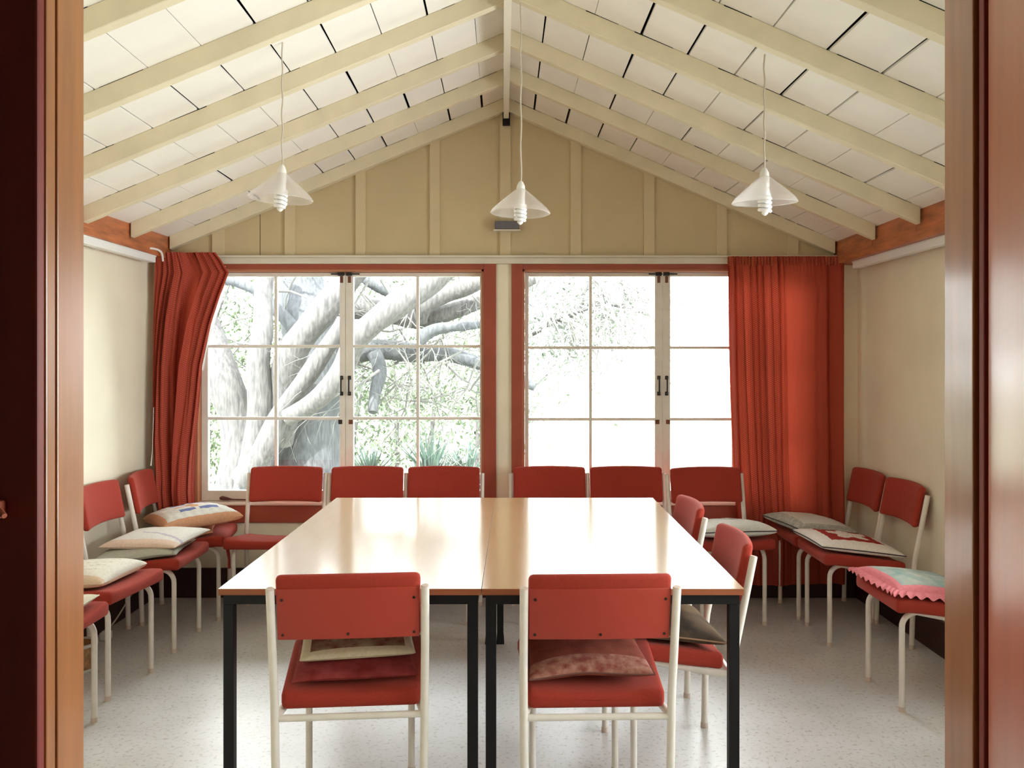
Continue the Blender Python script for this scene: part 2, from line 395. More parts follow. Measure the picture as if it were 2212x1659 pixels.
for i, x0 in ((3, XR + .04),):
    win = empty('window_%d' % i, (x0 + .02, 2.4, .85)); struct(win, 'white side window in the right wall, nearer than the photo shows')
    def wp(nm, bx, m_):
        bm = bmesh.new()
        for q in bx: box(bm, *q, .002)
        o = link(nm, bm, M[m_]); o.parent = win; o.matrix_parent_inverse = Matrix.Translation(-Vector(win.location))
    xa, xb = x0, x0 + .04
    wp('sash', [(xa, xb, 1.35, 1.40, .72, 1.95), (xa, xb, 3.95, 4.0, .72, 1.95), (xa, xb, 2.2, 2.26, .77, 1.9), (xa, xb, 3.08, 3.14, .77, 1.9), (xa, xb, 1.4, 3.95, .72, .77), (xa, xb, 1.4, 3.95, 1.9, 1.95)], 'sash')
    for ya, yb in ((1.4, 2.2), (2.26, 3.08), (3.14, 3.95)): wp('pane', [(x0 + .018, x0 + .021, ya, yb, .77, 1.9)], 'glass')

# ------------------------------------------------------------------ ceiling
ceil = empty('ceiling'); struct(ceil, 'white boarded gable ceiling on cream rafters')
rys = [1.62, 2.15, 2.685, 3.205, 3.735, 4.295, 4.82]
rng = random.Random(3)
def slope_boards(side):
    bm = bmesh.new(); off = .142 if side < 0 else .165; sl = SLL if side < 0 else SLR
    xe = (abs(XL) + .0 + .0) if side < 0 else XR
    edges = [0.0] + [off + .1875 * k for k in range(14)]
    lim = (xe + .02)
    st = [1.06] + rys + [D - .001]
    def zc(x, Y): return zr(x, Y) + TH
    # gap half width at each seam in every bay
    gaps = {}
    for e in range(1, len(edges)):
        base = rng.choice([.0014, .0026, .0036, .0046, .0054])
        for s in range(len(st) - 1):
            g = max(.0004, base * rng.uniform(.5, 1.5))
            if rng.random() < .3: g = rng.uniform(.004, .0068)
            gaps[(e, s)] = (g, max(.0003, g * rng.uniform(.35, 1.2)))
    for e in range(len(edges)):
        a = edges[e]; b_ = edges[e + 1] if e + 1 < len(edges) else a + .1875
        if a > lim: break
        for s in range(len(st) - 1):
            ya, yb = st[s], st[s + 1]
            ga = gaps.get((e, s), (0, 0)); gb = gaps.get((e + 1, s), (0, 0))
            P = []
            for yy, q in ((ya, 0), (yb, 1)):
                for t_, g in ((a, ga[q]), (b_, -gb[q])):
                    x = rx(yy) + side * min(t_ + g, lim + .06)
                    P.append((x, yy, zc(x, yy)))
            v = [P[0], P[1], P[3], P[2]]
            top = [(x, y, z + .009) for x, y, z in v]
            hexa(bm, v + top)
    return link('ceiling_boards', bm, M['board'], ceil)
slope_boards(-1); slope_boards(1)
for side, nm in ((-1, 'roof_lining'), (1, 'roof_lining')):
    bm = bmesh.new(); xe = side * 2.7
    ya, yb = -.2, D + .55
    def zt(x, Y): return zr(x, Y) + TH + .11
    P = [(rx(ya), ya, zt(rx(ya), ya)), (xe, ya, zt(xe, ya)), (xe, yb, zt(xe, yb)), (rx(yb), yb, zt(rx(yb), yb))]
    hexa(bm, P + [(x, y, z + .08) for x, y, z in P]); link(nm, bm, M['void'], ceil)
for i, Yb in enumerate(rys + [D - .002]):
    for side in (-1, 1):
        dy = (.025 if side < 0 else -.03) if i < len(rys) else 0
        y0, y1 = Yb + dy - .045, Yb + dy
        xe = -2.033 if side < 0 else 1.887
        if i == len(rys): y0 = D - .06
        xr = rx(Yb) + side * .014
        bm = bmesh.new()
        def P(x, y, t): return (x, y, zr(x, Yb) + t)
        hexa(bm, [P(xr, y0, 0), P(xe, y0, 0), P(xe, y1, 0), P(xr, y1, 0), P(xr, y0, TH), P(xe, y0, TH), P(xe, y1, TH), P(xr, y1, TH)])
        bmesh.ops.recalc_face_normals(bm, faces=bm.faces)
        bmesh.ops.bevel(bm, geom=list(bm.edges), offset=.0025, segments=1, affect='EDGES')
        link('rafter', bm, M['rafter'], ceil)
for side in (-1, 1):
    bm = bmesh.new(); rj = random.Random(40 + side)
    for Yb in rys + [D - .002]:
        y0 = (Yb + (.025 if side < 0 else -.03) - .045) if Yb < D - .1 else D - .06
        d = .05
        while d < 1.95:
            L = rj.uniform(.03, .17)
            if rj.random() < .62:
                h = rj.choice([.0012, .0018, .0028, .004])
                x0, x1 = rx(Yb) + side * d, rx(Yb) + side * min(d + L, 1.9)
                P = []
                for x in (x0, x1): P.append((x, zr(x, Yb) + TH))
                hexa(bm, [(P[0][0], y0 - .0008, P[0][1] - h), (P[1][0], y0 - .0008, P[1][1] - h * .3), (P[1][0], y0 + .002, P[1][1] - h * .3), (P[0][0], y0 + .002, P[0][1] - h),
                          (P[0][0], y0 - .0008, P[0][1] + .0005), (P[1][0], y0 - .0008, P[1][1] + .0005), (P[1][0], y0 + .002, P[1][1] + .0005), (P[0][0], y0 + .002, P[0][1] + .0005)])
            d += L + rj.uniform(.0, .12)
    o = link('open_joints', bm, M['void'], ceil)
bm = bmesh.new(); ya, yb = 1.09, D - .05; w = .0155; z0 = 2.835
P = [(rx(ya) - w, ya, z0), (rx(ya) + w, ya, z0), (rx(yb) + w, yb, z0), (rx(yb) - w, yb, z0)]
hexa(bm, P + [(x, y, 2.975) for x, y, z in P]); link('ridge_board', bm, M['ridge'], ceil)
bm = bmesh.new(); box(bm, rx(5.3) - .022, rx(5.3) + .022, D - .05, D - .014, 2.80, 2.88); link('ridge_socket', bm, M['void'], ceil)

# curtain rails and loose cables along the side walls
def side_rail(s):
    xi = XL if s > 0 else XR; z = 1.985 if s > 0 else 1.955
    bm = bmesh.new(); x0, x1 = sorted((xi + s * .06, xi + s * .105)); ye = 5.17 if s > 0 else 5.2
    box(bm, x0, x1, 1.2, ye, z - .02, z + .018, .004)
    box(bm, x0 - .004, x1 + .004, 1.2, ye, z + .012, z + .02, .002)
    for y in (1.6, 2.6, 3.6, 4.6): box(bm, min(xi, xi + s * .08), max(xi, xi + s * .08), y - .012, y + .012, z - .015, z + .01)
    o = link('curtain_rail', bm, M['railw'])
    tag(o, 'white curtain rail high along the %s wall under the rafter ends' % ('left' if s > 0 else 'right'), 'rail', 'side wall curtain rails')
    bm = bmesh.new(); xc = xi + s * .088
    if s > 0: p = [(xc, 3.4, z + .026), (xc, 4.2, z + .032), (xc, 4.5, z + .052), (xc, 4.8, z + .030), (xc, 4.98, z + .034), (xc + .03, 5.08, z + .05), (xc + .05, 5.16, z + .04), (xc + .04, 5.215, z - .005)]
    else: p = [(xc, 3.2, z + .03), (xc, 3.9, z + .028), (xc - .01, 4.2, z + .055), (xc - .02, 4.5, z + .05), (xc, 4.75, z + .026), (xc, 5.0, z + .026), (xc, 5.15, z + .028)]
    tube(bm, smoothpath(p, 8), .006, 8); o = link('cable', bm, M['railw'], None, True)
    tag(o, 'loose white cable lying on top of the %s curtain rail' % ('left' if s > 0 else 'right'), 'cable', 'cables on the curtain rails')
side_rail(1); side_rail(-1)

# ------------------------------------------------------------------ door wall, jambs, door leaf, hall
bm = bmesh.new(); HH = 2.05
box(bm, XL - .12, OL - .075, DY0 + .005, DY1 - .005, 0, 3.1); box(bm, OR + .09, XR + .12, DY0 + .005, DY1 - .005, 0, 3.1)
box(bm, OL - .075, OR + .09, DY0 + .005, DY1 - .005, HH, 3.1)
wf = struct(link('wall_front', bm, M['cream']))
door = empty('door_1'); struct(door, 'varnished timber doorway the photo looks through, leaf opened to the right')
bm = bmesh.new(); box(bm, OL - .03, OL, DY0 + .017, DY1, 0, HH, .002); box(bm, OR, OR + .03, DY0 + .012, DY1, 0, HH, .002); box(bm, OL, OR, DY0 + .012, DY1, HH - .03, HH, .002)
link('jamb', bm, M['varnish'], door)
bm = bmesh.new(); box(bm, OL - .032, OL - .0008, DY0 - .006, DY0 + .0145, 0, HH, .002); link('door_stop', bm, M['varnish'], door)
xa = PX(103, DY0 - .006)
bm = bmesh.new(); box(bm, -.60, OL - .002, DY0 - .022, DY0 - .006, 0, HH + .07, .003); box(bm, -.60, OR + .05, DY0 - .022, DY0 - .006, HH, HH + .07, .003)
link('architrave', bm, M['darkwood'], door)
bm = bmesh.new(); box(bm, OR + .004, OR + .03, DY0 - .004, DY0 + .008, 0, HH, .002); link('rebate', bm, M['darkwood'], door)
bm = bmesh.new(); dx0 = OR + .004
box(bm, dx0, dx0 + .038, .18, DY0 - .012, .01, HH - .01, .003)
bmesh.ops.rotate(bm, verts=bm.verts, cent=(dx0, DY0 - .012, 0), matrix=Matrix.Rotation(math.radians(-13), 3, 'Z'))
leaf = link('door_leaf', bm, M['varnish_door'], door)
bm = bmesh.new(); box(bm, PX(8, .97) - .02, PX(7, .97), .958, .978, 1.238, 1.258, .004); tube(bm, [(PX(6, .965), .958, 1.248), (PX(13, .955), .952, 1.244)], [.004, .003], 8)
link('strike_latch', bm, M['varnish_door'], door, True)
for z in (.3,):
    bm = bmesh.new(); tube(bm, [(OR + .001, DY0 - .008, z - .04), (OR + .001, DY0 - .008, z + .04)], .005, 8); link('hinge', bm, M['rust'], leaf, True)
# hall behind the viewer
bm = bmesh.new(); box(bm, XL - .12, XL, -2.3, DY0, 0, 2.5); struct(link('wall_hall_left', bm, M['cream']))
bm = bmesh.new(); box(bm, XR, XR + .12, -2.3, DY0, 0, 2.5); struct(link('wall_hall_right', bm, M['cream']))
bm = bmesh.new(); box(bm, XL, XR, -2.3, DY0 + .005, 2.45, 2.55); struct(link('ceiling_hall', bm, M['cream']))
bm = bmesh.new(); box(bm, XL, XR, -2.42, -2.3, 0, 2.5)
struct(link('wall_hall_back', bm, M['cream']))

# ------------------------------------------------------------------ tables
def table(x0, x1, label):
    y0, y1 = 2.732, 4.547; t = empty('table', ((x0 + x1) / 2, (y0 + y1) / 2, 0)); tag(t, label, 'table', 'long tables pushed together')
    hx, hy = (x1 - x0) / 2 - .0008, (y1 - y0) / 2
    bm = bmesh.new(); box(bm, -hx, hx, -hy, hy, .7185, .72, .0005); link('tabletop', bm, M['laminate'], t)
    bm = bmesh.new(); box(bm, -hx, hx, -hy, hy, .7005, .7185, .0008); link('edge_band', bm, M['tedge'], t)
    i = .011; a, b_ = hx - i, hy - .012; w = .032
    bm = bmesh.new()
    box(bm, -a, a, -b_, -b_ + w, .670, .7005, .001); box(bm, -a, a, b_ - w, b_, .670, .7005, .001)
    box(bm, -a, -a + w, -b_ + w, b_ - w, .670, .7005, .001); box(bm, a - w, a, -b_ + w, b_ - w, .670, .7005, .001)
    link('apron', bm, M['legblack'], t)
    for sx in (-1, 1):
        for sy in (-1, 1):
            bm = bmesh.new(); cx, cy = sx * (a - w / 2), sy * (b_ - w / 2); h = w / 2
            box(bm, cx - h, cx + h, cy - h, cy + h, .02, .670, .002)
            lg = link('leg', bm, M['legblack'], t)
            bm = bmesh.new(); hexa(bm, [(cx - h - .004, cy - h - .004, 0), (cx + h + .004, cy - h - .004, 0), (cx + h + .004, cy + h + .004, 0), (cx - h - .004, cy + h + .004, 0)] +
                                   [(cx - h - .001, cy - h - .001, .045), (cx + h + .001, cy - h - .001, .045), (cx + h + .001, cy + h + .001, .045), (cx - h - .001, cy + h + .001, .045)])
            link('rubber_foot', bm, M['legblack'], lg)
    return t
table(-.894, -.1, 'left one of two long tan-topped tables with black legs pushed together')
table(-.1, .692, 'right one of two long tan-topped tables with black legs pushed together')

# ------------------------------------------------------------------ chairs
RT = .0125
def make_chair():
    t = empty('stacking_chair')
    def seat_fn(p):
        x, y, z = p; f = (y + .2) / .4              # 0 rear .. 1 front
        w = .975 + .075 * f
        zz = z + .389 + .052 * f - .012 * max(0, 1 - (x / .2) ** 2) * (1 if z > 0 else 0)
        if f > .85: zz -= (f - .85) * .06
        return (x * w, y + .03, zz)
    link('seat', rbox(.425, .405, .058, .018, 10, 10, 2, seat_fn), M['fabric'], t, True)
    lean = .075 / .375
    def back_fn(p):
        x, y, z = p
        zz = z + .687
        yy = y + .026 * (x / .21) ** 2 - .033 - (.2 + (zz - .415) * lean)
        zz += .006 * (1 - (x / .21) ** 2)
        return (x, yy + .028, zz)
    bk = link('backrest', rbox(.418, .036, .198, .016, 14, 2, 8, back_fn), M['fabric'], t, True)
    def panel_fn(p):
        x, y, z = p
        q = back_fn((x, y - .018, z - .018)); return q
    pn = link('back_panel', rbox(.412, .006, .155, .0025, 14, 1, 6, panel_fn), M['backpanel'], bk, True)
    for sx, sz in ((-.19, .045), (.19, .045), (-.19, -.062), (.19, -.062), (0, -.062)):
        bm = bmesh.new(); q = Vector(panel_fn((sx, -.003, sz)))
        tube(bm, [q + Vector((0, .001, 0)), q + Vector((0, -.0022, 0))], .0042, 10); link('screw', bm, M['screw'], pn, True)
    for s in (-1, 1):
        # rear leg carries on up as the back post
        bm = bmesh.new(); base = [(s * .214, -.193, .012), (s * .219, -.198, .25), (s * .2205, -.20, .39), (s * .221, -.205, .435), (s * .222, -.222, .52), (s * .2225, -.2675, .748)]
        tube(bm, base, RT, 14)
        lg = link('leg', bm, M['tube'], t, True)
        d = Vector((0, -.2, 1)).normalized(); e = Vector(base[-1])
        bm = bmesh.new(); tube(bm, [e, e + d * .003], [RT * 1.04, RT * .85], 14); link('tube_cap', bm, M['tubecap'], lg, True)
        bm = bmesh.new(); tube(bm, [(s * .214, -.193, 0), (s * .214, -.193, .02)], [.0145, .0138], 12); link('rubber_foot', bm, M['tubecap'], lg, True)
        # front leg bends back under the seat
        bm = bmesh.new(); fx = s * .1725; pts = [(fx, .193, .012), (fx, .193, .33)]
        zt = .398; R = .06
        for k in range(1, 8):
            a = PI / 2 * k / 8; pts.append((fx, .193 - R + R * math.cos(a), zt - R + R * math.sin(a)))
        pts += [(fx, .193 - R, zt), (s * .20, -.10, .358), (s * .2165, -.195, .350)]
        tube(bm, pts, RT * .92, 14); lg = link('leg', bm, M['tube'], t, True)
        bm = bmesh.new(); tube(bm, [(fx, .193, 0), (fx, .193, .02)], [.0138, .0132], 12); link('rubber_foot', bm, M['tubecap'], lg, True)
    bm = bmesh.new(); tube(bm, [(-.215, -.195, .347), (.215, -.195, .347)], .0105, 10); link('crossbar', bm, M['tube'], t, True)
    bm = bmesh.new(); tube(bm, [(-.172, .10, .392), (.172, .10, .392)], .0095, 10); link('crossbar', bm, M['tube'], t, True)
    return t
proto = make_chair(); first = [True]
def kids(o): return [c for c in o.children]
def copy_tree(o, parent=None):
    c = o.copy(); C.objects.link(c); c.parent = parent
    for ch in kids(o): copy_tree(ch, c)
    return c
chairs = {}
TREE = None
GR = {'F': 'chairs with backs to the windows', 'N': 'chairs at the near side of the table', 'R': 'chairs at the right side of the table', 'W': 'chairs along the right wall', 'L': 'chairs along the left wall'}
def place(key, x, y, rz, label, group=None):
    group = GR[key[0]]
    o = proto if first[0] else copy_tree(proto)
    first[0] = False
    o.location = (x, y, 0); o.rotation_euler = (0, 0, rz); tag(o, label, 'chair', group); chairs[key] = o
    return o
kt = 5.305
LB = 'coral-red chair with white tube frame '
for key, px, rz, dy, lab in (('F1', 622, 0, 0, 'with visible seat, leftmost of the row with backs to the windows'),
                     ('F2', 797, .015, 0, 'second from left in the row with backs to the windows'),
                     ('F3', 958, -.02, 0, 'just left of the cream post between the windows'),
                     ('F4', 1188, .02, 0, 'just right of the cream post between the windows'),
                     ('F5', 1351, 0, 0, 'under the meeting stile of the right window'),
                     ('F6', 1531, .13, -.03, 'with white cushion beside right curtain, rightmost of the window row')):
    place(key, PX(px, kt), 5.03 + dy, PI + rz, 'coral-red white-framed chair ' + lab)
place('N1', -.508, 2.90, .09, 'coral-red chair seen from behind at near left of the table, tapestry cushion on it')
place('N2', .2396, 2.895, .035, 'red chair seen from behind at near right of the table, rust-brown cushion on it')
place('R1', .535, 3.27, PI / 2, 'orange-red chair tucked into the right side of the table, nearer one, dark cushion')
place('R2', .52, 4.0, PI / 2 + .03, 'red chair tucked into the right side of the table, farther one')
place('W1', 1.735, 5.10, PI / 2, 'red chair in right corner beside the curtain under a grey-white cushion')
place('W2', 1.745, 4.645, PI / 2, 'red chair against the right wall under the maroon and white cushion')
place('W3', 1.745, 3.81, PI / 2, 'red chair by right door jamb under the pink and blue cushion')
place('L4', -1.82, 5.06, -PI / 2 + .14, 'red chair in left corner under the blue and peach patchwork cushion')
place('L3', -1.835, 4.545, -PI / 2, 'red chair against left wall under two stacked pale cushions')
place('L2', -1.855, 3.95, -PI / 2 - .12, 'red chair against left wall under one cream cushion')
place('L1', -1.83, 3.36, -PI / 2, 'red chair nearest the left door jamb, only its seat corner showing')

# ------------------------------------------------------------------ cushions
def pal(*cols): return [mat('cushion_cloth', c, .85, var=.07, scale=90, bump=.2, bscale=200, spec=.15) for c in cols]
def cushion(name, label, ch, w, d, t, mats, pick, dx=0, dy=0, dz=0, rz=0, N=44, sharp=.12, piping=None, frill=None, quilt=0.0, seed=0, group=None, tilt=(0, 0), droop=0.0, sag=0.0):
    """pillow on the seat of chair ch; pick(u,v)->material slot, u,v in -1..1"""
    bm = bmesh.new(); uvl = []
    def outline(u, v):   # bulged corners, waisted sides
        x = u * w / 2 * (1 - sharp * .5 * (1 - v * v)); y = v * d / 2 * (1 - sharp * .5 * (1 - u * u)); return x, y
    def base(x, y):
        return -droop * (max(0, abs(x) - .2) / .05) ** 1.5 * .02 + sag * noise.noise(Vector((x * 5 + seed, y * 5, .3)))
    def prof(u, v):
        return (max(0, 1 - abs(u) ** 2.6) * max(0, 1 - abs(v) ** 2.6)) ** .40
    g = {}
    for s in (1, -1):
        for i in range(N + 1):
            for j in range(N + 1):
                if s < 0 and (i in (0, N) or j in (0, N)): g[(s, i, j)] = g[(1, i, j)]; continue
                u = -math.cos(PI * i / N) * .35 + (2 * i / N - 1) * .65; v = -math.cos(PI * j / N) * .35 + (2 * j / N - 1) * .65
                x, y = outline(u, v); h = prof(u, v)
                wr = noise.noise(Vector((x * 9 + seed, y * 9, seed))) * .10 + noise.noise(Vector((x * 22 + seed, y * 22, seed))) * .04
                z = (t * .62 * h * (1 + wr) if s > 0 else -t * .38 * h ** .7)
                if quilt and s > 0:
                    z -= quilt * .5 * (1 + math.cos(u * 26)) * .5 * h * (1 if max(abs(u), abs(v)) > .55 else 0) + quilt * .5 * (1 + math.cos(v * 26)) * .5 * h * (1 if max(abs(u), abs(v)) > .55 else 0)
                g[(s, i, j)] = bm.verts.new((x, y, t * .38 + z + base(x, y)))
                if s > 0: pass
    def uvv(i): return -math.cos(PI * i / N) * .35 + (2 * i / N - 1) * .65
    for i in range(N):
        for j in range(N):
            u, v = uvv(i + .5), uvv(j + .5)
            f = bm.faces.new((g[(1, i, j)], g[(1, i + 1, j)], g[(1, i + 1, j + 1)], g[(1, i, j + 1)])); f.material_index = pick(u, v)
            f = bm.faces.new((g[(-1, i, j)], g[(-1, i, j + 1)], g[(-1, i + 1, j + 1)], g[(-1, i + 1, j)])); f.material_index = pick(1, 1)
    o = link(name, bm, mats, None, True)
    # outline pieces
    ring = [(i, 0) for i in range(N)] + [(N, j) for j in range(N)] + [(i, N) for i in range(N, 0, -1)] + [(0, j) for j in range(N, 0, -1)]
    def rp(i, j):
        x, y = outline(uvv(i), uvv(j)); return Vector((x, y, t * .38 + base(x, y)))
    if piping is not None:
        bm = bmesh.new(); P = [rp(i, j) for i, j in ring]; P.append(P[0]); tube(bm, P, .0028, 6, False); link('piping', bm, piping, o, True)
    if frill is not None:
        bm = bmesh.new(); pv = None; p0 = None
        n = len(ring)
        R = [[], [], []]
        for k in range(n * 3):
            i, j = ring[k // 3]; i2, j2 = ring[(k // 3 + 1) % n]; q = rp(i, j).lerp(rp(i2, j2), (k % 3) / 3)
            out = Vector((q.x, q.y, 0)).normalized(); rip = math.sin(k * .5) * .6
            R[0].append(bm.verts.new(q)); R[1].append(bm.verts.new(q + out * .022 + Vector((0, 0, .006 * rip - .004)))); R[2].append(bm.verts.new(q + out * .042 + Vector((0, 0, .011 * rip - .016))))
        for a, b_ in ((0, 1), (1, 2)):
            for k in range(n * 3):
                k2 = (k + 1) % (n * 3); bm.faces.new((R[a][k], R[a][k2], R[b_][k2], R[b_][k]))
        link('frill', bm, frill, o, True)
    c = chairs[ch]; rc = c.rotation_euler.z
    loc = Matrix.Rotation(rc, 4, 'Z') @ Vector((dx, dy + .03, .446 + .12 * (dy) + dz)) + Vector(c.location)
    o.matrix_world = Matrix.Translation(loc) @ Matrix.Rotation(rc, 4, 'Z') @ Matrix.Rotation(.12 + tilt[0], 4, 'X') @ Matrix.Rotation(tilt[1], 4, 'Y') @ Matrix.Rotation(rz, 4, 'Z')
    tag(o, label, 'cushion', 'loose cushions on the chairs'); return o
white = (.74, .74, .70); cream = (.72, .64, .50); peach = (.66, .36, .22); blue = (.16, .20, .42); grey = (.46, .46, .40); maroon = (.33, .03, .025); pink = (.70, .22, .25)
dark = (.02, .015, .015)
PIPE = mat('dark_piping', (.04, .03, .04), .7)
def cm(c, c2, sc): return mat('cushion_print', c, .85, col2=c2, scale=sc, detail=3, bump=.2, bscale=200, spec=.15)
def p_patch(u, v):
    if max(abs(u), abs(v)) > .90: return 1
    if (-.58 < u < -.40 or .38 < u < .56) and -.5 < v < .55 and abs(v) > .08: return 2
    if abs(v) < .12 and abs(u) < .3: return 1
    if abs(u) < .16 and abs(v) < .5: return 3
    return 0
ROT = PI / 2
cushion('cushion', 'thin peach cushion squashed under the patchwork one in the left corner', 'L4', .42, .36, .045, pal(peach, (.55, .28, .17)), lambda u, v: 0, dx=-.0, dy=-.06, rz=.1, seed=2)
cushion('cushion', 'plump blue and peach patchwork cushion with quilted border, left corner chair', 'L4', .44, .42, .11, pal(white, peach, blue, (.74, .50, .44)), p_patch,
        dx=.03, dy=.0, dz=.050, rz=.5, quilt=.006, seed=4, tilt=(-.06, 0))
cushion('cushion', 'flat grey-green cushion, lower of two on chair against left wall', 'L3', .41, .40, .055, pal(grey, (.35, .35, .28)), lambda u, v: 1 if abs(v) > .9 else 0, dx=.03, dy=-.035, rz=.12, seed=5, tilt=(-.05, 0), piping=mat('grey_piping', (.3, .3, .26), .7), sag=.01)
cushion('cushion', 'white cushion with a lilac streak, upper of two on chair against left wall', 'L3', .40, .39, .055, pal(white, (.55, .50, .58), (.74, .58, .48)), lambda u, v: 2 if u > .72 else (1 if (.1 < u - v * .4 < .22 and v > -.4) else 0), dx=-.03, dy=-.0, dz=.045, rz=-.1, seed=6, tilt=(-.10, .03))
cushion('cushion', 'single cream cushion with faint sketch pattern on chair against left wall', 'L2', .40, .37, .085, pal((.76, .74, .66), (.55, .55, .50), (.72, .56, .42)),
        lambda u, v: 1 if (abs(math.sin(u * 9 + v * 3)) < .16 and max(abs(u), abs(v)) < .6) else (2 if u > .83 else 0), dx=.0, dy=-.045, dz=.0, rz=.05, seed=7, tilt=(-.06, 0))
cushion('cushion', 'pale cushion edge with floral print showing beside the left door jamb', 'L1', .42, .40, .06, [cm((.62, .60, .46), (.40, .40, .26), 22)] + pal((.70, .66, .52)),
        lambda u, v: 1 if max(abs(u), abs(v)) > .85 else 0, dx=.04, dy=.0, rz=.1, seed=8, piping=mat('cream_piping', (.7, .66, .52), .7))
def star(u, v):
    uu, vv = u + .12, v
    return 1 if (abs(abs(uu) + abs(vv) - .30) < .05 or (abs(uu - vv) < .035 and abs(uu) < .25)) else 0
cushion('cushion', 'white cushion with dark piping and line star motif beside right curtain', 'F6', .42, .40, .095, pal(white, (.30, .30, .36)), star, dx=-.01, dy=.03, rz=.02, seed=9, piping=PIPE)
cushion('cushion', 'grey-white cushion with mottled grey border on the right corner chair', 'W1', .38, .37, .085, pal((.68, .70, .66)) + [cm((.60, .61, .57), (.36, .37, .34), 60)], lambda u, v: 1 if v > .74 or u < -.86 else 0,
        dx=.02, dy=.05, rz=.25, seed=10, piping=PIPE)
def rose(u, v):
    m_ = max(abs(u), abs(v))
    if m_ > .66: return 0
    if m_ > .50: return 1
    r_ = math.hypot(u, v); a = math.atan2(v, u)
    if r_ < .46 + .12 * math.cos(5 * a): return 0 if abs(math.sin(5 * a + r_ * 9)) > .18 else 2
    return 1
cushion('cushion', 'quilted white cushion with maroon square and white flower, right wall chair', 'W2', .43, .42, .07, pal((.80, .76, .70), maroon, (.55, .36, .36)), rose, dx=.0, dy=.02, rz=.04, quilt=.004, seed=11, piping=PIPE, N=60)
cushion('cushion', 'pink frilled cushion with blue-green top by the right door jamb', 'W3', .38, .37, .065, [cm((.24, .36, .34), (.48, .50, .42), 16), pal(pink)[0]], lambda u, v: 1 if max(abs(u), abs(v)) > .86 else 0,
        dx=.0, dy=.02, rz=.05, seed=12, frill=pal(pink)[0])
cushion('cushion', 'maroon plush cushion lying under the framed tapestry one, near left chair', 'N1', .38, .37, .05, [cm((.20, .022, .02), (.30, .055, .055), 18)], lambda u, v: 0, dx=-.005, dy=.01, rz=.08, seed=13, sag=.012)
def tap(u, v): return 0 if max(abs(u), abs(v)) > .84 else 1
cushion('cushion', 'brown floral tapestry cushion with cream border on the near left chair', 'N1', .355, .34, .045, pal((.66, .58, .42)) + [cm((.36, .28, .19), (.16, .04, .03), 22)], tap, dx=.0, dy=.045, dz=.042, rz=.09, seed=14, sharp=.05)
cushion('cushion', 'mottled rust-brown velvet cushion on the near right chair', 'N2', .385, .37, .06, [cm((.30, .085, .055), (.17, .04, .028), 12), cm((.46, .24, .18), (.24, .06, .045), 40)],
        lambda u, v: 1 if v < -.62 else 0, dx=-.015, dy=.015, rz=.03, seed=15, sag=.014, piping=mat('brown_piping', (.16, .06, .045), .7))
cushion('cushion', 'black cushion with beige blotches on the nearer chair at table right', 'R1', .42, .40, .075, [cm((.22, .15, .09), dark, 5)], lambda u, v: 0, dx=.0, dy=.0, rz=.06, seed=16, piping=mat('tan_piping', (.34, .2, .12), .7))
# loose red cover flap hanging from the corner chair
bm = bmesh.new(); rows = []
for k in range(7):
    z = .425 - k * .022; rows.append([bm.verts.new((.17 + .05 * (j / 4) + .004 * k, .238 + .006 * math.sin(j * 1.7 + k * .6) + .004 * k, z)) for j in range(5)])
for a, b_ in zip(rows, rows[1:]):
    for j in range(4): bm.faces.new((a[j], a[j + 1], b_[j + 1], b_[j]))
fl = link('loose_cover_flap', bm, M['fabric'], chairs['L4'], True); md = fl.modifiers.new('s', 'SOLIDIFY'); md.thickness = .003

# ------------------------------------------------------------------ curtains
def curtain(rows, n, yc, amps, freq, seed, phase_warp):
    """rows: list of (z, xl, xr, amp); returns bmesh with uv"""
    bm = bmesh.new(); uvl = bm.loops.layers.uv.new('UVMap')
    rows = sorted(rows, key=lambda r: -r[0]); zs = []
    for a, b_ in zip(rows, rows[1:]):
        m_ = max(2, int((a[0] - b_[0]) / .02))
        for k in range(m_):
            t = k / m_; t2 = t
            zs.append([a[q] + (b_[q] - a[q]) * t2 for q in range(4)])
    zs.append(list(rows[-1])); G = []
    rl = random.Random(seed); ph = [rl.uniform(0, 6.28) for _ in range(6)]
    z0 = rows[0][0]
    for (z, xl, xr, amp) in zs:
        row = []
        dz = z0 - z; hd = max(0, 1 - dz / .10)
        for i in range(n + 1):
            s = i / n
            w = s + phase_warp * math.sin(s * 6.28 * 1.5 + ph[0]) / 6.28
            a = math.sin(w * freq * 2 * PI + .5 * math.sin(dz * 2.1 + ph[1] + s * 5)) + .35 * math.sin(w * freq * 4.6 * PI + ph[2] + dz * 1.2) * (1 - .5 * hd)
            am = amp(s, dz) if callable(amp) else amp
            a += .55 * math.sin(s * 14 + 1.3 * math.sin(dz * 1.6) + ph[5]) + .3 * math.sin(s * 31 + dz * 2.4)
            y = yc + am * .8 * a * (.6 + .4 * min(1, dz / .4))
            y += hd * .006 * math.sin(s * freq * 2 * PI * 2.6 + ph[3])
            x = xl + (xr - xl) * s + am * .75 * math.cos(w * freq * 2 * PI + ph[4]) * min(1, s * 8) * min(1, (1 - s) * 8)
            row.append(bm.verts.new((x, y, z)))
        G.append(row)
    tot = abs(rows[0][2] - rows[0][1]) * 2.2
    for r_ in range(len(G) - 1):
        for i in range(n):
            f = bm.faces.new((G[r_][i], G[r_ + 1][i], G[r_ + 1][i + 1], G[r_][i + 1]))
            for lp, (ii, rr) in zip(f.loops, ((i, r_), (i, r_ + 1), (i + 1, r_ + 1), (i + 1, r_))):
                lp[uvl].uv = (ii / n * tot, zs[rr][0])
    return bm
yc = 5.305
def cr(py, a, b_, amp): return (PZ(py, yc), PX(a, yc), PX(b_, yc), amp)
